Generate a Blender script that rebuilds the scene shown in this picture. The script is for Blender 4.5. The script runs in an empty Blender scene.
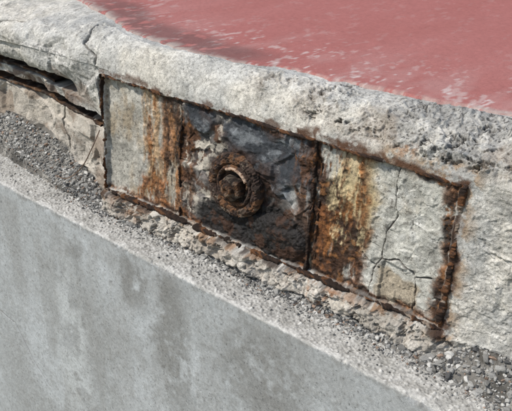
import bpy, bmesh, math, numpy as np
from mathutils import Vector, Matrix
rng=np.random.default_rng(7)

# ---------------- noise helpers ----------------
def _h(ix,iy,seed):
    ix=ix.astype(np.int64);iy=iy.astype(np.int64)
    h=(ix*374761393+iy*668265263+seed*2147483647+1013904223)&0xFFFFFFFF
    h=((h^(h>>13))*1274126177)&0xFFFFFFFF
    h=((h^(h>>16))*2246822519)&0xFFFFFFFF
    h=h^(h>>15)
    return (h&0xFFFFFF)/float(0xFFFFFF)
def vn(x,y,seed=0):
    fx=np.floor(x);fy=np.floor(y);tx=x-fx;ty=y-fy
    tx=tx*tx*tx*(tx*(tx*6-15)+10);ty=ty*ty*ty*(ty*(ty*6-15)+10)
    a=_h(fx,fy,seed);b=_h(fx+1,fy,seed);c=_h(fx,fy+1,seed);d=_h(fx+1,fy+1,seed)
    return (a*(1-tx)+b*tx)*(1-ty)+(c*(1-tx)+d*tx)*ty
def fbm(x,y,f,o=4,seed=0,g=.5):
    s=0;a=1;n=0;cs,sn=.8,.6
    for i in range(o):
        s=s+a*vn(x*f+i*17.3,y*f-i*9.1,seed+i*31);n+=a;a*=g;f*=2.03
        x,y=x*cs-y*sn,x*sn+y*cs
    return s/n
def voro(x,y,f,seed=0,tilt=False):
    x=x*f;y=y*f;ix=np.floor(x);iy=np.floor(y)
    F1=np.full(x.shape,9.);F2=np.full(x.shape,9.);idv=np.zeros(x.shape);pl=np.zeros(x.shape)
    for i in(-1,0,1):
        for j in(-1,0,1):
            cx=ix+i;cy=iy+j
            px=cx+_h(cx,cy,seed);py=cy+_h(cx,cy,seed+5)
            d=np.hypot(px-x,py-y)
            r=_h(cx,cy,seed+9)
            near=d<F1
            F2=np.where(near,F1,np.minimum(F2,d));idv=np.where(near,r,idv);F1=np.where(near,d,F1)
            if tilt:
                p=(_h(cx,cy,seed+13)-.5)*(x-px)*1.6+(_h(cx,cy,seed+17)-.5)*(y-py)*1.6+(r-.5)*.7
                pl=np.where(near,p,pl)
    if tilt: return F1,F2,idv,pl*ss(0,.16,F2-F1)
    return F1,F2,idv
def ss(a,b,v):
    t=np.clip((v-a)/(b-a),0,1);return t*t*(3-2*t)
def box(x,z,x0,x1,z0,z1,e):
    return ss(x0-e,x0+e,x)*(1-ss(x1-e,x1+e,x))*ss(z0-e,z0+e,z)*(1-ss(z1-e,z1+e,z))
def blob(x,z,cx,cz,rx,rz,e=.3):
    d=np.sqrt(((x-cx)/rx)**2+((z-cz)/rz)**2);return 1-ss(1-e,1+e,d)
def dpoly(x,z,pts):
    d=np.full(x.shape,9.)
    for (ax,az),(bx,bz) in zip(pts[:-1],pts[1:]):
        vx=bx-ax;vz=bz-az;t=np.clip(((x-ax)*vx+(z-az)*vz)/(vx*vx+vz*vz),0,1)
        d=np.minimum(d,np.hypot(x-ax-t*vx,z-az-t*vz))
    return d
def mixc(c,k,m):
    return c*(1-m[...,None])+np.array(k)*m[...,None]
def lerp(a,b,m): return a*(1-m)+b*m

# ---------------- mesh helpers ----------------
def make_mesh(name,V,F,C=None,smooth=True,mat=None):
    k=F.shape[1]
    me=bpy.data.meshes.new(name)
    me.vertices.add(len(V));me.vertices.foreach_set('co',V.astype(np.float32).ravel())
    me.loops.add(F.size);me.loops.foreach_set('vertex_index',F.astype(np.int32).ravel())
    me.polygons.add(len(F))
    me.polygons.foreach_set('loop_start',np.arange(0,F.size,k,dtype=np.int32))
    try: me.polygons.foreach_set('loop_total',np.full(len(F),k,dtype=np.int32))
    except Exception: pass
    me.update(calc_edges=True)
    me.polygons.foreach_set('use_smooth',np.full(len(me.polygons),smooth))
    if C is not None:
        at=me.color_attributes.new('Col','FLOAT_COLOR','POINT')
        c=np.ones((len(V),4),np.float32);c[:,:3]=np.clip(C.reshape(-1,3),0.004,.9)
        at.data.foreach_set('color',c.ravel())
    ob=bpy.data.objects.new(name,me);bpy.context.scene.collection.objects.link(ob)
    if mat: me.materials.append(mat)
    return ob
def gridF(nr,nc,flip=False):
    i=np.arange(nr*nc).reshape(nr,nc)
    a=i[:-1,:-1];b=i[:-1,1:];c=i[1:,1:];d=i[1:,:-1]
    return np.stack([a,b,c,d] if not flip else [a,d,c,b],-1).reshape(-1,4)
def grow(a,b,step,lo,hi,g=1.09):
    m=list(np.arange(a,b,step))
    s=step;v=m[-1]
    while v<hi: s*=g;v+=s;m.append(v)
    s=step;v=m[0];l=[]
    while v>lo: s*=g;v-=s;l.append(v)
    return np.array(l[::-1]+m)

def attr_mat(name,rough=.9,fine=900,bump=.25,dist=.001,var=.25,spec=.3,damp=False,speck=0.,sscale=180):
    m=bpy.data.materials.new(name);m.use_nodes=True;nt=m.node_tree;N=nt.nodes;L=nt.links
    b=N['Principled BSDF'];b.inputs['Roughness'].default_value=rough
    b.inputs['Specular IOR Level'].default_value=spec
    at=N.new('ShaderNodeAttribute');at.attribute_name='Col'
    tc=N.new('ShaderNodeTexCoord')
    no=N.new('ShaderNodeTexNoise');no.inputs['Scale'].default_value=fine;no.inputs['Detail'].default_value=2
    L.new(tc.outputs['Object'],no.inputs['Vector'])
    mr=N.new('ShaderNodeMapRange');mr.inputs['From Min'].default_value=.3;mr.inputs['From Max'].default_value=.7
    mr.inputs['To Min'].default_value=1-var;mr.inputs['To Max'].default_value=1+var
    L.new(no.outputs['Fac'],mr.inputs['Value'])
    fac=mr.outputs['Result'];hgt=no.outputs['Fac']
    if speck>0:   # sharp sand grains and pin holes
        n2=N.new('ShaderNodeTexNoise');n2.inputs['Scale'].default_value=sscale;n2.inputs['Detail'].default_value=3;n2.inputs['Roughness'].default_value=.65
        L.new(tc.outputs['Object'],n2.inputs['Vector'])
        s1=N.new('ShaderNodeMapRange');s1.inputs['From Min'].default_value=.62;s1.inputs['From Max'].default_value=.68
        s1.inputs['To Min'].default_value=1;s1.inputs['To Max'].default_value=1-speck;L.new(n2.outputs['Fac'],s1.inputs['Value'])
        s2=N.new('ShaderNodeMapRange');s2.inputs['From Min'].default_value=.38;s2.inputs['From Max'].default_value=.32
        s2.inputs['To Min'].default_value=1;s2.inputs['To Max'].default_value=1+speck*.5;L.new(n2.outputs['Fac'],s2.inputs['Value'])
        m1=N.new('ShaderNodeMath');m1.operation='MULTIPLY';L.new(s1.outputs[0],m1.inputs[0]);L.new(s2.outputs[0],m1.inputs[1])
        m2=N.new('ShaderNodeMath');m2.operation='MULTIPLY';L.new(m1.outputs[0],m2.inputs[0]);L.new(fac,m2.inputs[1]);fac=m2.outputs[0]
        m3=N.new('ShaderNodeMath');m3.operation='ADD';L.new(hgt,m3.inputs[0]);L.new(s1.outputs[0],m3.inputs[1]);hgt=m3.outputs[0]
    vm=N.new('ShaderNodeVectorMath');vm.operation='SCALE'
    L.new(at.outputs['Color'],vm.inputs[0]);L.new(fac,vm.inputs['Scale'])
    L.new(vm.outputs['Vector'],b.inputs['Base Color'])
    bp=N.new('ShaderNodeBump');bp.inputs['Strength'].default_value=bump;bp.inputs['Distance'].default_value=dist
    L.new(hgt,bp.inputs['Height']);L.new(bp.outputs['Normal'],b.inputs['Normal'])
    if damp:   # dark bituminous / slaty areas are less matt than the concrete
        bw=N.new('ShaderNodeRGBToBW');r2=N.new('ShaderNodeMapRange')
        r2.inputs['From Min'].default_value=.02;r2.inputs['From Max'].default_value=.09
        r2.inputs['To Min'].default_value=.5;r2.inputs['To Max'].default_value=rough
        L.new(at.outputs['Color'],bw.inputs[0]);L.new(bw.outputs[0],r2.inputs['Value']);L.new(r2.outputs['Result'],b.inputs['Roughness'])
    return m

M_conc=attr_mat('weathered_concrete',.95,600,.8,.0018,.24,.2,True,.45,170)
M_wall=attr_mat('wall_concrete',.95,700,.6,.0010,.20,.15,False,.38,130)
M_rust=attr_mat('rusted_steel',.9,700,.8,.0015,.4,.2)
M_red=attr_mat('red_coating',.97,420,.4,.0008,.12,.05,False,.18,140)
M_stone=attr_mat('stone_chips',.9,500,.5,.0015,.22,.2)
M_gnd=attr_mat('ground_soil',.95,20,.3,.01,.2)

CREAM=(.59,.545,.465);GREY=(.39,.378,.345);LGREY=(.51,.49,.445);DK=(.03,.027,.024)
RO=(.30,.12,.04);RD=(.034,.019,.013);RB=(.10,.045,.022);OC=(.46,.34,.17);SL=(.045,.049,.055)

XB=[-8,-.8,-.31,-.119,.05,.149,.276,.43,.543,.68,.83,1.01,1.5,8]
YB=[.6,.45,.223,.143,.07,.05,.062,.075,.098,.108,.132,.165,.2,.2]
def yb(x): 
    return (np.interp(x-.02,XB,YB)+np.interp(x,XB,YB)+np.interp(x+.02,XB,YB)+np.interp(x+.04,XB,YB)+np.interp(x-.04,XB,YB))/5

# =============== CONCRETE KERB BLOCK =================
xs=grow(-.95,1.27,.0014,-8,8)
S0=.335
s_face=np.arange(-.14,S0,.0014)
q=np.linspace(0,1,115)
s_top=np.concatenate([np.arange(.0016,.05,.002),.05+np.cumsum(.002*1.12**np.arange(28))])
nf=len(s_face);nq=len(q);ntp=len(s_top)
X=np.broadcast_to(xs,(nf+nq+ntp,len(xs))).copy()
W=yb(xs)-.008
Yb=np.zeros_like(X);Z=np.zeros_like(X);S=np.zeros_like(X)
Z[:nf]=s_face[:,None];S[:nf]=s_face[:,None]
Q=q[:,None]
Yb[nf:nf+nq]=W[None]*(.35*Q+.65*Q**2.0)
Z[nf:nf+nq]=S0+.085*(1-(1-Q)**1.9)
S[nf:nf+nq]=S0+Q*(.085+.6*W[None])
Yb[nf+nq:]=W[None]+s_top[:,None];Z[nf+nq:]=.42
S[nf+nq:]=S0+.085+.6*W[None]+s_top[:,None]
flatm=np.zeros_like(X);flatm[nf:nf+nq]=ss(.86,1.0,Q+0*W[None]);flatm[nf+nq:]=1
TY=np.gradient(Yb,axis=0);TZ=np.gradient(Z,axis=0)
ln=np.hypot(TY,TZ)+1e-9;NY=-TZ/ln;NZ=TY/ln
wx=fbm(X,S,14,4,1)-.5;wz=fbm(X,S,14,4,2)-.5
wx2=fbm(X,S,60,3,3)-.5;wz2=fbm(X,S,60,3,4)-.5
Xw=X+.035*wx+.014*wx2;Sw=S+.035*wz+.014*wz2
Xs=X+.006*wx+.006*wx2;Ss=S+.006*wz+.006*wz2
n4=fbm(X,S,4,4,10);n18=fbm(X,S,18,4,11);n45=fbm(X,S,45,4,12);n120=fbm(X,S,120,3,13);n300=fbm(X,S,320,2,14)
v1,v2,vid=voro(X+.01*wx2,S+.01*wz2,60,20)
u1,u2,uid=voro(X,S,150,21)
_,_,fi1,fa1=voro(X+.05*wx,S+.05*wz,13,22,True)
_,_,fi2,fa2=voro(X+.02*wx2,S+.02*wz2,36,23,True)
top=ss(.33,.37,S)
left=1-ss(-.02,-.008,Xs)
inside=box(Xs,Ss,.004,.996,.004,.316,.003)*(1-left)
rz=top*ss(.50,.84,X+.5*(n4-.5)+.35*(n18-.5))
lipr=(1-ss(-.01,.005,S))*(1-left)
rn_=ss(.38,.64,fbm(X,S,9,4,34))
rough=np.clip(rz*(.5+.5*rn_)*.9+.05*top,0,1)
rough=np.maximum(rough,.7*lipr)
rough=np.maximum(rough,.28*ss(1.0,1.03,X)*(.4+.6*rn_))
rough=np.maximum(rough,.25*left*(.4+.6*rn_))
disp=.011*(n4-.5)+.004*(n18-.5)+.0013*(n45-.5)+.0007*(n120-.5)+.0005*(n300-.5)
disp+=rough*(.022*fa1+.018*fa2+.009*(n18-.5)+.006*(n45-.5)+.004*(n120-.5)+.002*(n300-.5))
expo=rough*ss(.38,.58,fbm(X,S,9,3,33))
stone=(1-ss(.25,.36,v1))*(vid>.60)
disp+=expo*stone*.005*(1-(v1/.4)**2)
pn=fbm(X*.9,S*1.2,38,5,40,.68)
pits=ss(.60,.66,pn)*ss(.2,.6,rough)
disp-=pits*.009
mp=ss(.67,.72,fbm(X,S,120,3,41))*(.2+.6*rough);disp-=mp*.0025
C=np.zeros(X.shape+(3,))+np.array(LGREY)
C=mixc(C,CREAM,ss(.36,.62,fbm(X,S,6,4,50)))
C=mixc(C,GREY,.75*ss(.42,.68,fbm(X,S,11,6,51,.6)))
C=mixc(C,(.27,.25,.215),.5*ss(.46,.76,fbm(X,S,27,6,52,.68)))
C=mixc(C,(.26,.248,.225),.7*rz*ss(.35,.6,fbm(X,S,15,5,53)))
C=mixc(C,(.66,.62,.55),.55*ss(.50,.72,fbm(X,S,24,6,54,.65)))
C*= (.60+.5*n120+.45*(n300-.5)+.30*(n45-.5)+.15)[...,None]
sc=np.stack([.16+.40*uid,.155+.38*uid,.14+.345*uid],-1)
m=(1-ss(.25,.4,u1))*(.13+rough*.5)
C=C*(1-m[...,None])+sc*m[...,None]
sc=np.stack([.09+.36*((vid*7)%1),.095+.345*((vid*7)%1),.10+.31*((vid*7)%1)],-1)
m=expo*stone*.85
C=C*(1-m[...,None])+sc*m[...,None]
C=mixc(C,(.05,.044,.038),.85*pits)
C=mixc(C,(.12,.105,.09),.6*mp)
C=mixc(C,(.05,.046,.042),.75*ss(.70,.73,fbm(X,S,170,2,55))*(.3+.7*rz))
C=mixc(C,(.28,.20,.13),.35*rz*ss(.55,.7,fbm(X,S,10,5,56)))

# ---------- left broken part ----------
yrec=np.interp(X,[-8,-.9,-.4,-.15,-.03,-.012,0],[.13,.13,.12,.065,.03,.02,0])
zz=Ss+.014*(fbm(X,S*0,9,3,60)-.5)
g1=box(Xw*0,zz,-1,1,.146,.180,.003)*(1-ss(-.09,-.02,Xs))*ss(.2,.35,fbm(X,S,7,3,61))
g2=box(Xw*0,zz,-1,1,.214,.257,.004)*(1-ss(-.28,-.16,Xs))
st=box(Xw*0,zz,-1,1,.182,.212,.003)*(1-ss(-.2,-.1,Xs))
low=1-ss(.19,.30,S)
offL=-(yrec*lerp(.35,1,low)*(1-ss(.30,.42,S)))
offL+= -.060*g1-.08*g2+.014*st
offL+=.03*(fbm(X,S,7,3,62)-.5)+.010*(fbm(X,S,16,3,63)-.5)
_,_,pid,pa=voro(X+.04*wx,S*1.2+.04*wz,8,64,True)
offL+=.020*pa*(1-ss(.36,.42,S))
disp+=left*offL
C=mixc(C,DK,left*np.maximum(g1,g2)*.95)
C=mixc(C,(.10,.05,.03),left*st*.75*ss(.38,.52,n18))
C=mixc(C,(.45,.38,.30),left*(1-ss(.15,.2,S))*.55)
C=mixc(C,(.16,.10,.06),left*.55*ss(.56,.7,fbm(X,S,13,4,66))*(1-ss(.28,.32,S)))
ck=dpoly(Xs,Ss,[(-.27,-.05),(-.262,.05),(-.29,.10),(-.275,.15)])
m=(1-ss(.0015,.005,ck));disp-=m*.015;C=mixc(C,DK,m*.9)
ck=dpoly(Xs,Ss,[(-.01,.29),(-.045,.33),(-.035,.36),(-.09,.385),(-.10,.46)]);
ck=np.minimum(ck,dpoly(Xs,Ss,[(-.6,.41),(-.5,.40),(-.44,.43),(-.40,.43)]))
m=(1-ss(.001,.004,ck*(.4+1.4*n45)));disp-=m*.008;C=mixc(C,(.09,.08,.07),m*.7)
gap=(1-ss(.002,.007,np.abs(Xs+.010)))*(1-ss(.28,.32,S))
disp-=gap*.03;C=mixc(C,DK,gap*.85)

# ---------- lip under the panel ----------
lipz=-.004-.004*(n4-.5)
lip=(1-ss(lipz-.006,lipz+.002,Ss))*(1-left)*(1-ss(1.0,1.06,X))
disp+=lip*(.018+.024*(fbm(X,S,7,4,70)-.5))
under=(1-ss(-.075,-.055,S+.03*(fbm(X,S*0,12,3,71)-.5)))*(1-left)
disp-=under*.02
C=mixc(C,(.55,.475,.385),lip*.4)
C=mixc(C,(.27,.24,.20),lip*.6*ss(.46,.62,fbm(X,S,14,6,73,.65)))
C=mixc(C,(.26,.115,.045),lip*.85*ss(.42,.64,fbm(X,S,24,6,72,.7))*np.clip(blob(Xw,Sw,.74,-.02,.07,.06,.8)+.8*blob(Xw,Sw,.12,-.01,.07,.03,.8)+.10,0,1))
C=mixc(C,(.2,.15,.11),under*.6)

# ---------- panel interior ----------
rec=-.012
cL=box(Xs,S,0,.268,-1,.4,.003);cM=box(Xs,S,.270,.666,-1,.4,.003);cR=box(Xs,S,.668,1.0,-1,.4,.003)
din=rec+.008*(n4-.5)+.005*(n18-.5)+.0035*(n45-.5)+.0016*(n120-.5)
P=np.zeros_like(C)+np.array((.43,.40,.34))
P=mixc(P,(.25,.235,.20),.8*ss(.40,.68,fbm(X,S,14,6,80,.65)))
P=mixc(P,(.56,.525,.46),.6*ss(.48,.70,fbm(X,S,26,5,81,.6)))
P=mixc(P,(.33,.23,.12),.5*ss(.44,.68,fbm(X*1.5,S*.8,12,6,79,.6)))
PR=np.zeros_like(C)+np.array((.49,.47,.41))
PR=mixc(PR,(.27,.255,.22),.85*ss(.40,.68,fbm(X*1.5,S*.7,11,6,82,.65)))
PR=mixc(PR,(.62,.60,.545),.6*ss(.48,.70,fbm(X,S,20,6,83,.65)))
PR=mixc(PR,(.42,.32,.19),.65*ss(.42,.66,fbm(X,S,9,6,78,.6))*(1-ss(.86,.98,X)))
PR=mixc(PR,(.36,.295,.21),box(Xw,Sw,.85,.95,.0,.08,.006)*.9)
PR=mixc(PR,OC,.75*box(Xw,Sw,.72,.815,.10,.33,.014))
P=P*(1-cR[...,None])+PR*cR[...,None]
PM=np.zeros_like(C)+np.array((.15,.135,.12))
m1,m2,mid,mpl=voro(X+.03*wx,S+.03*wz,24,84,True)
pc=np.stack([.03+.28*mid**3,.03+.25*mid**3,.031+.22*mid**3],-1)
PM=PM*.3+pc*.7
slate=np.clip(blob(Xw,Sw,.54,.265,.145,.062,.12)+blob(Xw,Sw,.50,.23,.07,.06,.12)+blob(Xw,Sw,.33,.285,.04,.03,.2)+blob(Xw,Sw,.60,.20,.07,.05,.12),0,1)
PM=mixc(PM,SL,slate*.94)
PM=mixc(PM,(.21,.22,.225),slate*.75*ss(.48,.66,fbm(X*1,S*2.0,20,6,85,.65)))
PM=mixc(PM,(.32,.31,.285),.85*blob(Xw,Sw,.635,.150,.035,.05,.3))
blk=np.clip(blob(Xw,Sw,.555,.058,.125,.070,.15)+blob(Xw,Sw,.41,.035,.09,.045,.2),0,1)
bulge=np.clip(1-((Xw-.575)/.095)**2-((Sw-.050)/.055)**2,0,1)**.6
PM=mixc(PM,(.13,.058,.027),.8*ss(.48,.62,fbm(X,S,20,6,86,.65))*(1-slate*.8))
PM=mixc(PM,(.56,.50,.41),.9*ss(.53,.60,fbm(X,S,24,6,87,.65))*(1-slate)*(1-blk)*(1-ss(.42,.5,X)))
P=P*(1-cM[...,None])+PM*cM[...,None]
f1,f2,fid,fpl=voro(X+.03*wx,S*1.4+.03*wz,12,88,True)
din+=cM*(slate*(.008+.014*fpl+.003*(n45-.5))+.012*mpl*(1-slate)*(1-blk)+blk*(.006*(n45-.5)+.004*(n120-.5))+bulge*.018)
RM=np.zeros_like(X)
def run(x0,x1,z0,z1,th,colr,amt,seed,e=.01):
    global P,RM
    mk=box(Xw,Sw,x0,x1,z0,z1,e)*ss(th,th+.14,fbm(X*2.2,S*.6,17,6,seed,.64))
    P=mixc(P,colr,mk*amt);RM=np.maximum(RM,mk*amt);return mk
run(.14,.20,.02,.33,.42,(.40,.24,.11),.7,91)
run(.155,.19,.04,.33,.46,(.22,.095,.035),.9,92,.008)
r1=run(.205,.275,.0,.33,.36,(.27,.115,.04),.85,93)
r2=run(.215,.290,.03,.33,.42,RD,.9,94,.012)
run(.12,.27,.0,.08,.45,(.22,.09,.035),.9,95)
run(.265,.31,.0,.33,.40,RB,.9,96,.012)
r3=run(.660,.745,.0,.33,.34,RB,.95,97)
r4=run(.660,.73,.05,.33,.38,RD,.95,98,.01)
r5=run(.70,.80,-.01,.33,.47,(.30,.125,.042),.9,99)
r6=run(.69,.815,-.01,.18,.38,(.15,.06,.023),.92,100)
r7=run(.70,.80,.01,.16,.43,RD,.88,101)
run(.62,.675,.0,.33,.46,RB,.85,102)
P=mixc(P,(.54,.43,.25),cR*.75*ss(.50,.62,fbm(X*2.4,S*.8,20,6,103,.68))*box(Xw,Sw,.705,.80,.10,.31,.014))
def near(pts,r,th,colr,amt,seed):
    global P,RM
    d=dpoly(Xw,Sw,pts);mk=(1-ss(r*.3,r,d))*ss(th,th+.12,fbm(X,S,35,5,seed,.6));P=mixc(P,colr,mk*amt);RM=np.maximum(RM,mk*amt)
near([(0,0),(1,0)],.024,.40,(.22,.09,.035),.85,110);near([(0,0),(1,0)],.017,.34,RD,.92,111)
near([(0,.32),(1,.32)],.018,.40,RB,.85,112);near([(0,.32),(1,.32)],.011,.38,RD,.85,119)
near([(1,0),(1,.32)],.040,.36,(.26,.11,.04),.9,113);near([(1,0),(1,.32)],.036,.34,RD,.92,114)
near([(0,0),(0,.32)],.012,.44,RB,.8,115)
ckz=[.0,.07,.10,.16,.21,.25,.33];ckx=[.83,.835,.85,.852,.872,.862,.87]
ck=dpoly(Xs,Ss,list(zip(ckx,ckz)))
ck=np.minimum(ck,dpoly(Xs,Ss,[(.85,.10),(.89,.115),(.93,.09),(.965,.10)]))
ck=np.minimum(ck,dpoly(Xs,Ss,[(.805,.10),(.82,.085),(.848,.078)]))
ck=np.minimum(ck,dpoly(Xs,Ss,[(.93,.09),(.94,.03),(.93,.0)]))
m=(1-ss(.0005,.0028,ck*(.2+1.7*n45)));din-=m*.006;P=mixc(P,(.06,.048,.04),m*.9)
cx_=np.interp(Ss,ckz,ckx)
slab=cR*ss(-.002,.002,Xs-cx_);din+=slab*.006
din+=-.006*cR*box(Xs,Ss,.855,.93,.0,.10,.002)+cR*ss(.78,.83,X)*(.004*fa2+.006*fa1)
hw=blob(Xw,Sw,.465,.138,.11,.105,.15);P=mixc(P,(.035,.02,.015),hw*.92*ss(.26,.42,n45))
RM=np.maximum(RM,hw*.6)
P*= (1+RM*(1.5*(n120-.5)+1.1*(n45-.5)))[...,None]*(.62+.5*n120+.4*(n300-.5)+.13)[...,None]
P=mixc(P,(.03,.02,.015),RM*.75*ss(.48,.66,fbm(X,S,50,5,116,.65)))
P=mixc(P,(.40,.18,.065),RM*.42*ss(.60,.70,fbm(X,S,45,5,117,.65))*(1-blk*cM)*(1-hw))
P=mixc(P,(.017,.0155,.0145),cM*blk*.94)
P=mixc(P,(.07,.034,.02),cM*blk*.7*ss(.52,.66,fbm(X,S,30,5,89,.65)))
din+=RM*(.004*(n45-.5)+.004*(n120-.5)+.002)
P=mixc(P,(.10,.085,.07),.6*ss(.66,.72,fbm(X,S,110,4,118,.6))*(1-RM)*(1-cM))
P=np.clip(P,.006,.9)
C=C*(1-inside[...,None])+P*inside[...,None]
disp=disp*(1-inside)+din*inside
def near2(pts,r,th,colr,amt,seed):
    global C
    d=dpoly(Xw,Sw,pts);mk=(1-inside)*(1-ss(r*.25,r,d))*ss(th,th+.15,fbm(X,S,30,6,seed,.65));C=mixc(C,colr,mk*amt)
near2([(1.004,0),(1.004,.32),(.86,.325)],.050,.42,(.34,.22,.12),.75,120)
near2([(1.004,0),(1.004,.32),(.60,.325)],.024,.38,RB,.88,121)
near2([(1.004,0),(1.004,.32)],.016,.34,RD,.9,127)
near2([(0,-.003),(1,-.003)],.020,.45,(.28,.15,.07),.75,122)
near2([(0,-.003),(1,-.003)],.012,.40,RD,.85,126)
near2([(0,.325),(1,.325)],.012,.42,RB,.75,123)
near2([(.87,.345),(.885,.365)],.02,.40,(.36,.18,.075),.6,124)
disp=np.where(flatm>0,lerp(disp,np.minimum(disp,.003)*.4-.002,flatm),disp)
Y=Yb+NY*disp;Zd=Z+NZ*disp
make_mesh('concrete_kerb_block',np.stack([X,Y,Zd],-1).reshape(-1,3),gridF(*X.shape),C,True,M_conc)

# =============== RED PAVEMENT =================
xr=grow(-.95,1.9,.003,-8,8)
dr=np.concatenate([[-.004,-.001],grow(0,1.3,.0045,0,10)])
dr=np.unique(np.round(dr,5))
XX=np.broadcast_to(xr,(len(dr),len(xr))).copy();DD=np.broadcast_to(dr[:,None],XX.shape)
rag=.050*(fbm(XX,XX*0,8,4,200)-.5)+.012*(fbm(XX,XX*0+3.3,50,3,201,.5)-.5)
YY=yb(XX)+rag*np.clip(1-DD/.6,0,1)+DD
ZZ=.4225+.004*(fbm(XX,YY,2.5,3,202)-.5)+.0010*(fbm(XX,YY,140,2,204)-.5)
ZZ=ZZ+.001*ss(0,.05,DD)-.009*(1-ss(-.001,.006,DD))
Yp=YY*.32
a=fbm(XX*1.2,Yp,2.4,4,205,.45);b2=fbm(XX,Yp,6,5,206,.5);c2=fbm(XX,YY*.5,45,4,207)
R=np.zeros(XX.shape+(3,))+np.array((.365,.140,.124))
R=mixc(R,(.385,.165,.147),.8*ss(.34,.68,a))
R=mixc(R,(.335,.122,.106),.5*ss(.38,.74,b2))
edge=1-ss(.0,.40,DD+.3*(a-.5))
ed2=1-ss(.0,.035,DD+.05*(b2-.5)+.03*(c2-.5))
# small scuffs and soft worn patches, densest near the concrete edge
R=mixc(R,(.50,.38,.345),(.12+.55*edge)*ss(.64,.74,fbm(XX*.9+Yp*.5,Yp*1.2,46,4,208,.6)))
R=mixc(R,(.43,.245,.22),.55*edge*ss(.46,.70,fbm(XX,Yp,11,6,212,.6)))
R=mixc(R,(.60,.52,.48),.6*edge*ss(.72,.76,fbm(XX,Yp,80,3,213,.55)))
dk=ss(-.5,-.2,XX)*(1-ss(.35,.50,XX))*(1-ss(.08,.17,DD+.08*(b2-.5)))
R=mixc(R,(.16,.085,.078),dk*.75*ss(.35,.5,c2+.1))
dk2=ss(.95,1.0,XX+.1*(b2-.5)-.25*(DD-.3))*ss(.10,.16,DD)*(1-ss(.45,.6,DD))  # cast shadow from something out of view, painted into the red colour
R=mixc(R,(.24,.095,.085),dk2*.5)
R=mixc(R,(.40,.34,.295),ed2*.75*ss(.36,.5,c2))
R*=(.84+.14*fbm(XX,YY,120,2,210)+.08*(c2-.5)+.08)[...,None]
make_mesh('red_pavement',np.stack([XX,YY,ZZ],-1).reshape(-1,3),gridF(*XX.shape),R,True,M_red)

# =============== RETAINING WALL =================
L1x=[-8,-.586,-.28,0,.38,.69,.96,1.12,8];L1y=[.066,.066,.02,-.028,-.038,-.047,-.062,-.075,-.3]
def l1(x): return np.interp(x,L1x,L1y)
def l2(x): return -.106-.043*np.clip(x,-3,3)
xw_=grow(-.75,1.3,.0018,-8,8)
tt=grow(0,.17,.0018,0,.2)[::-1]
RR_=.007
tt=np.concatenate([[.5,.3],tt[tt>RR_]])
an=np.linspace(0,math.pi/2,8)
fz=np.concatenate([np.arange(.0088,.85,.0020),.85+np.cumsum(.0022*1.15**np.arange(28))])
fz=fz[fz<1.7]
n1,n2,n3=len(tt),len(an),len(fz)
XX=np.broadcast_to(xw_,(n1+n2+n3,len(xw_))).copy()
oy=np.concatenate([tt,RR_-RR_*np.sin(an),np.zeros(n3)])
oz=np.concatenate([np.zeros(n1),-RR_+RR_*np.cos(an),-fz])
Ss_=np.concatenate([-tt,np.linspace(-.0065,.0065,n2),fz])
SS=np.broadcast_to(Ss_[:,None],XX.shape)
ny=np.concatenate([np.zeros(n1),-np.sin(an),-np.ones(n3)])[:,None];nz=np.concatenate([np.ones(n1),np.cos(an),np.zeros(n3)])[:,None]
a4=fbm(XX,SS,5,4,300);a20=fbm(XX,SS,22,4,301);a60=fbm(XX,SS,70,4,302);a200=fbm(XX,SS,230,2,303)
tp=1-ss(.000,.005,SS+.010*(a60-.5)+.008*(a20-.5))
g1_,g2_,gid=voro(XX,SS,120,304)
k1_,k2_,kid=voro(XX,SS,60,314)
tr=1-ss(-.016,-.002,SS)
d=.003*(a4-.5)+tr*(.004*(a20-.5)+.004*(a60-.5)+.003*(a200-.5)+.0018*(1-ss(.15,.45,g1_))*(gid>.5)+.003*(1-ss(.1,.3,k1_))*(kid>.7))
d+=(1-tr)*(.0012*(a20-.5)+.0006*(a60-.5))
eg=np.exp(-((SS)/.009)**2)
chips=ss(.56,.66,fbm(XX,SS*.4,24,5,305,.6))*eg
d-=chips*.005+eg*(.002*(a60-.5)+.003*(a20-.5))
B=np.zeros(XX.shape+(3,))+np.array((.40,.385,.35))
B=mixc(B,(.49,.47,.43),.7*ss(.42,.6,a20))
B=mixc(B,(.27,.255,.225),.6*ss(.46,.68,fbm(XX,SS,30,6,307,.65)))
sc=np.stack([.16+.36*gid,.155+.345*gid,.145+.31*gid],-1);m=.6*(1-ss(.2,.45,g1_));B=B*(1-m[...,None])+sc*m[...,None]
B=mixc(B,(.10,.095,.085),.75*(1-ss(.12,.26,k1_))*(kid<.16))
B=mixc(B,(.60,.575,.53),.7*(1-ss(.12,.28,k1_))*(kid>.88))
B=mixc(B,(.54,.52,.48),.6*np.exp(-((SS+.006)/.010)**2)*ss(.35,.6,a20))
B*=(.75+.5*a200)[...,None]
Fc=np.zeros_like(B)+np.array((.375,.38,.37))
st1=fbm(XX*2.0,SS*.5,6,5,308);lo=fbm(XX,SS*.8,4.5,6,310,.55)
Fc=mixc(Fc,(.46,.47,.465),.8*ss(.38,.64,lo))
Fc=mixc(Fc,(.28,.275,.26),.45*ss(.40,.70,fbm(XX,SS,6,7,311,.65)))
Fc=mixc(Fc,(.25,.24,.22),.35*ss(.46,.64,st1)*ss(.02,.05,SS))
wxx=XX+.09*(a4-.5)+.05*(a20-.5)+.03*(a60-.5);wss=SS+.12*(a4-.5)+.05*(a20-.5)+.03*(a60-.5)
damp=np.clip(blob(wxx,wss,.24,.12,.06,.085,.45)+blob(wxx,wss,.38,.22,.06,.20,.45)+blob(wxx,wss,.66,.16,.13,.16,.5)+.8*blob(wxx,wss,-.02,.09,.05,.04,.5)+.5*blob(wxx,wss,.0,.22,.03,.12,.5),0,1)
Fc=mixc(Fc,(.18,.172,.155),.66*damp*ss(.22,.52,.6*a20+.4*a60))
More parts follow.
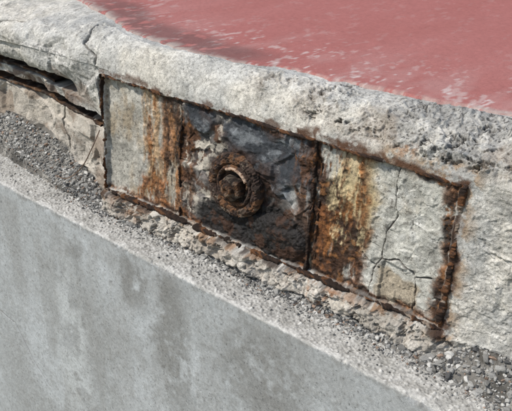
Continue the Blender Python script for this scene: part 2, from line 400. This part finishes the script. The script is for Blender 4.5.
Fc=mixc(Fc,(.54,.55,.535),.6*blob(wxx,wss,-.05,.45,.07,.25,.5)*ss(.3,.55,a20))
Fc=mixc(Fc,(.22,.21,.19),.55*(1-ss(.004,.02,SS+.02*(a20-.5)))*ss(.35,.6,a60))
Fc=mixc(Fc,(.24,.23,.21),.3*ss(.54,.72,a60))
Fc=mixc(Fc,(.10,.09,.08),.6*(1-ss(.08,.16,k1_))*(kid<.07))
Fc=mixc(Fc,(.14,.13,.12),.5*(1-ss(.15,.3,g1_))*(gid<.05))
B=B*tp[...,None]+Fc*(.8+.4*a200)[...,None]*(1-tp[...,None])
ck=dpoly(XX+.012*(a20-.5),SS+.012*(a20-.5),[(-.7,.46),(-.36,.50),(-.28,.60),(-.2,.66)])
m=1-ss(.001,.003,ck);B=mixc(B,(.12,.11,.1),m*.6);d-=m*.002
YY=l2(XX)+oy[:,None]+ny*d;ZZ=-.07+oz[:,None]+nz*d
make_mesh('concrete_retaining_wall',np.stack([XX,YY,ZZ],-1).reshape(-1,3),gridF(*XX.shape,True),B,True,M_wall)

# =============== GRAVEL =================
def zg(x,y):
    z=-.069+.012*ss(-.06,.03,y)
    z=z+.075*(1-ss(-.35,-.05,x))*ss(.03,.13,y)
    z=z+.045*(1-ss(-.12,.03,x))*ss(-.03,.06,y)*.5
    z=z+.055*ss(.98,1.12,x)*ss(-.07,.0,y)
    return z-.014*(1-ss(-.012,.030,y-l1(x)))
def zgn(x,y): return zg(x,y)+(.010*(fbm(x,y,16,3,400)-.5)+.006*(fbm(x,y,50,3,401)-.5))*ss(-.01,.03,y-l1(x))
gx=np.arange(-1.6,1.9,.003);gv=np.arange(-.018,.30,.003)
GX,GV=np.meshgrid(gx,gv);GY=l1(GX)+GV;GZ=zgn(GX,GY)+.004*(fbm(GX,GY,170,2,402)-.5)-.02*(1-ss(-.018,.0,GV))
GC=np.zeros(GX.shape+(3,))+np.array((.15,.138,.12))
GC=mixc(GC,(.29,.27,.235),ss(.48,.68,fbm(GX,GY,60,4,403)));GC=mixc(GC,(.055,.05,.042),.75*ss(.44,.62,fbm(GX,GY,25,4,404)))
q4=gridF(*GX.shape);T0=np.concatenate([q4[:,[0,1,2]],q4[:,[0,2,3]]])
Vs=[np.stack([GX,GY,GZ],-1).reshape(-1,3)];Fs=[T0];Cs=[GC.reshape(-1,3)];off=len(Vs[0])
def base_stone(seed,sub):
    bm=bmesh.new();bmesh.ops.create_icosphere(bm,subdivisions=sub,radius=1)
    V=np.array([v.co[:] for v in bm.verts]);F=np.array([[v.index for v in f.verts] for f in bm.faces]);bm.free()
    r=np.random.default_rng(seed)
    for k in range(9):
        n=r.normal(size=3);n/=np.linalg.norm(n);h=r.uniform(.4,.8)
        dd=V@n;V=V-np.maximum(dd-h,0)[:,None]*n
    V*=np.array([1,r.uniform(.6,.95),r.uniform(.45,.8)])
    return V,F
bases=[base_stone(i,3) for i in range(14)];basesS=[base_stone(i,2) for i in range(14)]
def stones(N,xf,yf,rmin,rmax,zf,power=2.2,sink=.25,dull=1.):
    global off
    xa=np.array([xf() for _ in range(N)]);ya=np.array([yf(x) for x in xa]);za=zf(xa,ya)
    for i in range(N):
        x=xa[i];y=ya[i];z=za[i];r=rmin+(rmax-rmin)*rng.random()**power
        V,F=(bases if r>.008 else basesS)[rng.integers(14)]
        a,b=rng.random(2)*6.28;b=(b-3.14)*.22
        ca,sa=math.cos(a),math.sin(a);cb,sb=math.cos(b),math.sin(b)
        Rm=np.array([[ca,-sa,0],[sa,ca,0],[0,0,1]])@np.array([[1,0,0],[0,cb,-sb],[0,sb,cb]])
        Vs.append((V*r)@Rm.T+np.array([x,y,z+r*sink]));Fs.append(F+off);off+=len(V)
        t=rng.random();g=.13+.24*rng.random()
        k=np.array([g,g*.96,g*.88])
        if t<.07:k=np.array([.28,.20,.15])*(.6+rng.random()*.6)
        elif t<.20:k=np.array([.50,.48,.44])
        elif t<.34:k=np.array([.08,.078,.076])
        Cs.append(np.tile(k*dull,(len(V),1)))
def ux(a,b): return lambda:rng.uniform(a,b)
def ygap(x):
    a=float(l1(x));b=.02+float(np.interp(x,[-.6,-.15,0,.95,1.2],[.11,.06,-.015,-.015,.03]))
    return rng.uniform(a+.0,b)
stones(8500,ux(-.95,1.35),ygap,.0014,.005,zgn,1.4,.15)
stones(1700,ux(-.95,1.35),ygap,.004,.008,zgn,1.4,.25)
stones(320,ux(-.95,1.35),ygap,.007,.013,zgn,1.8,.1)
stones(160,ux(1.0,1.3),lambda x:rng.uniform(-.09,.03),.007,.013,zgn,1.6,.1)
flat=lambda x,y:np.maximum(np.full(x.shape,-.0695),zgn(x,y))
stones(2200,ux(-.9,1.3),lambda x:float(l1(x))+.012-abs(rng.normal())*.018,.0010,.0046,flat,1.8)
stones(260,ux(-.9,1.3),lambda x:rng.uniform(float(l2(x))+.014,float(l1(x))),.0010,.0032,flat,2.0)
make_mesh('gravel',np.concatenate(Vs),np.concatenate(Fs),np.concatenate(Cs),False,M_stone)

# =============== STEEL FRAME =================
def bar(a,b,w,dep,y0,seed,amp=1.0):
    a=np.array(a);b=np.array(b);L=np.linalg.norm(b-a);n=int(L/.0014)+2;k=20
    t=np.linspace(0,1,n);dirv=(b-a)/L;pr=np.array([-dirv[1],dirv[0]])
    th=np.linspace(0,2*math.pi,k,endpoint=False)
    cw=np.sign(np.cos(th))*np.abs(np.cos(th))**.5;cd=np.sign(np.sin(th))*np.abs(np.sin(th))**.5
    T,TH=np.meshgrid(t,th,indexing='ij')
    cxn=np.cos(TH);sxn=np.sin(TH)
    nn=fbm(T*L+cxn*.004+seed*.37,sxn*.004+T*L*.7+seed*3.7,170,4,500+seed,.6)-.5
    nb=fbm(T*L*1.3+cxn*.008,T*L*.6+sxn*.008+seed,45,5,540+seed,.6)-.5
    ero=ss(.48,.60,fbm(T*L,T*L*.3+seed,16,5,580+seed,.6))
    sc=1+nn*.7*amp+nb*1.3*amp
    hw=w/2*sc*(1-.45*ero);hd=dep/2*sc
    wob=.006*(fbm(T*L,T*0+seed*2,12,4,560+seed)-.5)
    PX=a[0]+dirv[0]*T*L+pr[0]*(cw[None]*hw+wob);PZ=a[1]+dirv[1]*T*L+pr[1]*(cw[None]*hw+wob)
    PY=y0+cd[None]*hd+.007*ero
    Vv=np.stack([PX,PY,PZ],-1)
    i=np.arange(n*k).reshape(n,k);A=i[:-1];Bq=i[1:]
    Fq=np.stack([A,np.roll(A,-1,1),np.roll(Bq,-1,1),Bq],-1).reshape(-1,4)
    c=np.zeros(Vv.shape)+np.array((.036,.022,.016))
    cn=fbm(T*L+cxn*.01,sxn*.01+T*L*.5+seed,60,5,600+seed,.6)
    c=mixc(c,(.125,.056,.025),ss(.52,.64,cn));c=mixc(c,(.018,.013,.010),ss(.5,.62,1-cn)*.6);c=mixc(c,(.34,.28,.22),.6*ss(.56,.64,nb+.5)*ss(.4,.6,ero+.2))
    return Vv.reshape(-1,3),Fq,c.reshape(-1,3)
parts={'top_edge':[((-.003,.319),(1.006,.319),.0065,.014,.001,1)],
 'bottom_edge':[((-.003,.0),(1.006,.0),.0080,.018,-.002,2)],
 'left_edge':[((0,.0),(0,.322),.0050,.014,.002,3)],
 'right_edge':[((1.003,-.004),(1.003,.322),.014,.018,.000,4),((.986,.01),(.988,.30),.009,.012,.009,5)],
 'divider_1':[((.270,.0),(.271,.32),.0045,.010,.009,6)],
 'divider_2':[((.667,.0),(.668,.32),.0075,.014,.005,7),((.683,.02),(.682,.27),.005,.008,.010,8)]}
fr=bpy.data.objects.new('rusted_steel_frame',None);bpy.context.scene.collection.objects.link(fr)
for nm,bl in parts.items():
    vs=[];fs=[];cs=[];o=0
    for p in bl:
        v,f,c=bar(*p);vs.append(v);fs.append(f+o);cs.append(c);o+=len(v)
    ob=make_mesh(nm,np.concatenate(vs),np.concatenate(fs),np.concatenate(cs),True,M_rust);ob.parent=fr

# =============== ANCHOR BOLT =================
def revolve(name,prof,cx,cz,seed,amp,colf,n=300,mat=M_rust,arc=None,hexa=0,fr_=28):
    r=np.array([p[0] for p in prof]);h=np.array([p[1] for p in prof])
    L=np.concatenate([[0],np.cumsum(np.hypot(np.diff(r),np.diff(h)))]);tl=np.arange(0,L[-1],.0009)
    r=np.interp(tl,L,r);h=np.interp(tl,L,h)
    k5=np.ones(5)/5;r[2:-2]=np.convolve(r,k5,'valid');h[2:-2]=np.convolve(h,k5,'valid')
    th=np.linspace(0,2*math.pi,n,endpoint=False) if arc is None else np.linspace(arc[0],arc[1],n)
    TH,RR=np.meshgrid(th,r);_,HH=np.meshgrid(th,h)
    ux_=RR*np.cos(TH);uz_=RR*np.sin(TH)
    en=fbm(np.cos(TH)*.05+seed,np.sin(TH)*.05,fr_,4,seed+9,.55)-.5
    nn=fbm(ux_+seed,uz_,75,4,seed,.6)-.5;nf_=fbm(ux_+HH,uz_+HH,240,3,seed+3)-.5
    rr=RR*(1+amp*16*en)+nf_*amp*.8
    if hexa: 
        ph=(TH+.3)%(math.pi/3)-math.pi/6;rr=rr*lerp(1,.88/np.cos(ph),hexa*ss(.008,.018,RR))
    Vv=np.stack([cx+rr*np.cos(TH),-(HH+amp*2.0*nn+amp*1.4*nf_),cz+rr*np.sin(TH)],-1)
    nr,nc=TH.shape;i=np.arange(nr*nc).reshape(nr,nc);A=i[:-1];Bq=i[1:]
    if arc is None: Fq=np.stack([A,np.roll(A,-1,1),np.roll(Bq,-1,1),Bq],-1).reshape(-1,4)
    else: Fq=gridF(nr,nc)
    c=colf(ux_,uz_,HH,nn)
    return make_mesh(name,Vv.reshape(-1,3),Fq,c.reshape(-1,3),True,mat)
def crust(x,z,h,n):
    c=np.zeros(x.shape+(3,))+np.array((.055,.036,.028))
    k=fbm(x,z,40,6,700,.65);c=mixc(c,(.16,.078,.038),.9*ss(.46,.62,k));c=mixc(c,(.22,.175,.13),.6*ss(.54,.66,fbm(x,z,70,5,701,.65)))
    c=mixc(c,(.02,.015,.012),.75*ss(.52,.66,fbm(x+h,z,100,4,703)));return c
def crustd(x,z,h,n): return crust(x,z,h,n)*.7
def ccream(x,z,h,n):
    c=np.zeros(x.shape+(3,))+np.array((.44,.31,.22));return mixc(c,(.14,.07,.04),ss(.48,.60,fbm(x,z,80,4,702)))
bx,bz=.455,.150
ab=bpy.data.objects.new('anchor_bolt',None);bpy.context.scene.collection.objects.link(ab)
for o in [
 revolve('washer',[(.076,-.02),(.079,-.002),(.077,.006),(.071,.010),(.062,.011),(.056,.008),(.051,.000),(.030,-.004)],bx,bz,710,.0048,crust),
 revolve('collar',[(.053,-.012),(.0535,.002),(.050,.009),(.046,.010),(.042,.006),(.040,-.004),(.0395,-.014)],bx,bz,720,.0022,crust),
 revolve('cream_arc',[(.0465,.004),(.047,.0125),(.043,.015),(.0385,.012),(.037,-.004)],bx,bz,730,.0016,ccream,90,M_rust,(.5,2.1)),  # cream-coloured arc, only along the upper part of the collar
 revolve('nut',[(.033,-.03),(.0335,.014),(.031,.020),(.024,.022),(.0165,.022),(.014,.019)],bx-.004,bz-.006,740,.0018,crustd,hexa=1),
 revolve('stud',[(.0155,.00),(.0155,.030),(.0135,.034),(.006,.035),(.004,.031),(.0005,.030)],bx-.004,bz-.006,750,.0016,crust)]:
    o.parent=ab

# rusty plate edges in the broken groove on the left
def long_plate(name,x0,x1,z,y0,y1,th,seed):
    n=int((x1-x0)/.003);x=np.linspace(x0,x1,n)
    yy=np.concatenate([np.linspace(y1,y0,24),[y0],np.linspace(y0,y1,24)]);zo=np.concatenate([np.full(24,th/2),[0],np.full(24,-th/2)])
    Xp=np.repeat(x[:,None],49,1);yr=np.interp(Xp,[-.9,-.4,-.15,-.03],[.0,-.01,-.06,-.09])
    nn=fbm(Xp,yy[None]+zo[None]*3+Xp*0,40,5,seed,.6)-.5;ed=ss(.03,.0,0)*0
    Yp=yy[None]+yr+.012*(fbm(Xp,Xp*0,40,5,seed+1,.6)-.5);Zp=z+zo[None]+.004*nn+.014*(fbm(Xp,Xp*0,9,3,60)-.5)
    cn=fbm(Xp,yy[None]+Xp*0,30,6,seed+5,.65)
    c=np.zeros(Xp.shape+(3,))+np.array((.042,.028,.021));c=mixc(c,(.11,.058,.030),ss(.46,.64,cn));c=mixc(c,(.26,.23,.19),.5*ss(.56,.68,fbm(Xp,yy[None]+Xp*0,50,5,seed+6,.6)))
    return make_mesh(name,np.stack([Xp,Yp,Zp],-1).reshape(-1,3),gridF(*Xp.shape),c,True,M_rust)
pl=bpy.data.objects.new('rusted_steel_beam',None);bpy.context.scene.collection.objects.link(pl)
long_plate('lower_flange',-.95,-.07,.153,.130,.20,.006,800).parent=pl
long_plate('upper_flange',-.95,-.30,.222,.112,.19,.006,801).parent=pl

# bent wire sticking out below the left end
cu=bpy.data.curves.new('bent_wire','CURVE');cu.dimensions='3D';cu.bevel_depth=.0014;cu.bevel_resolution=2
sp=cu.splines.new('BEZIER');pts=[(-.22,-.0,-.03),(-.13,-.025,-.002),(-.06,-.03,.055),(-.02,-.025,.12),(-.015,-.0,.165)]
sp.bezier_points.add(4)
for p,b in zip(sp.bezier_points,pts): p.co=b;p.handle_left_type=p.handle_right_type='AUTO'
tw=bpy.data.objects.new('bent_wire',cu);bpy.context.scene.collection.objects.link(tw)
mt=bpy.data.materials.new('rusty_wire');mt.use_nodes=True;nt=mt.node_tree
n_=nt.nodes.new('ShaderNodeTexNoise');n_.inputs['Scale'].default_value=60;r_=nt.nodes.new('ShaderNodeValToRGB')
r_.color_ramp.elements[0].color=(.05,.03,.02,1);r_.color_ramp.elements[1].color=(.22,.13,.08,1)
nt.links.new(n_.outputs['Fac'],r_.inputs['Fac']);nt.links.new(r_.outputs['Color'],nt.nodes['Principled BSDF'].inputs['Base Color'])
cu.materials.append(mt)

# ground far below
g=np.concatenate([-np.geomspace(400,.5,30),np.geomspace(.5,400,30)])
GX,GY=np.meshgrid(g,g);GZ=-1.55+.03*(fbm(GX,GY,.8,3,900)-.5)
GC=np.zeros(GX.shape+(3,))+np.array((.20,.18,.14));GC=mixc(GC,(.12,.13,.07),ss(.45,.6,fbm(GX,GY,.3,4,901)))
make_mesh('ground',np.stack([GX,GY,GZ],-1).reshape(-1,3),gridF(*GX.shape),GC,True,M_gnd)

# =============== CAMERA / LIGHT =================
A=Vector((.786,.2988,-.5413));Nn=Vector((-.6167,.3158,-.7212));D=Vector((-.0444,.9006,.4323))
right=Vector((A.x,-Nn.x,-D.x));down=Vector((A.y,-Nn.y,-D.y))
right.normalize();up=(-down);up=(up-up.dot(right)*right);up.normalize();bk=right.cross(up)
cam=bpy.data.cameras.new('camera');co=bpy.data.objects.new('camera',cam);bpy.context.scene.collection.objects.link(co)
M=Matrix((right,up,bk)).transposed().to_4x4();M.translation=Vector((1.486,-1.289,.891));co.matrix_world=M
cam.sensor_fit='HORIZONTAL';cam.sensor_width=36;cam.lens=36*770/512;cam.clip_start=.01;cam.clip_end=1000
bpy.context.scene.camera=co
sd=Vector((-.50,-.66,.95)).normalized()
el=math.asin(sd.z);az=math.atan2(sd.x,sd.y)
sun=bpy.data.lights.new('sun','SUN');sun.energy=3.9;sun.angle=math.radians(3.5);sun.color=(1,.975,.925)
so=bpy.data.objects.new('sun',sun);bpy.context.scene.collection.objects.link(so);so.rotation_euler=sd.to_track_quat('Z','Y').to_euler()
w=bpy.data.worlds.new('World');bpy.context.scene.world=w;w.use_nodes=True;nt=w.node_tree
sk=nt.nodes.new('ShaderNodeTexSky');sk.sky_type='NISHITA';sk.sun_disc=False;sk.sun_elevation=el;sk.sun_rotation=az
nt.links.new(sk.outputs['Color'],nt.nodes['Background'].inputs['Color']);nt.nodes['Background'].inputs['Strength'].default_value=.135
sc=bpy.context.scene;sc.view_settings.view_transform='Standard';sc.view_settings.look='None';sc.view_settings.exposure=0
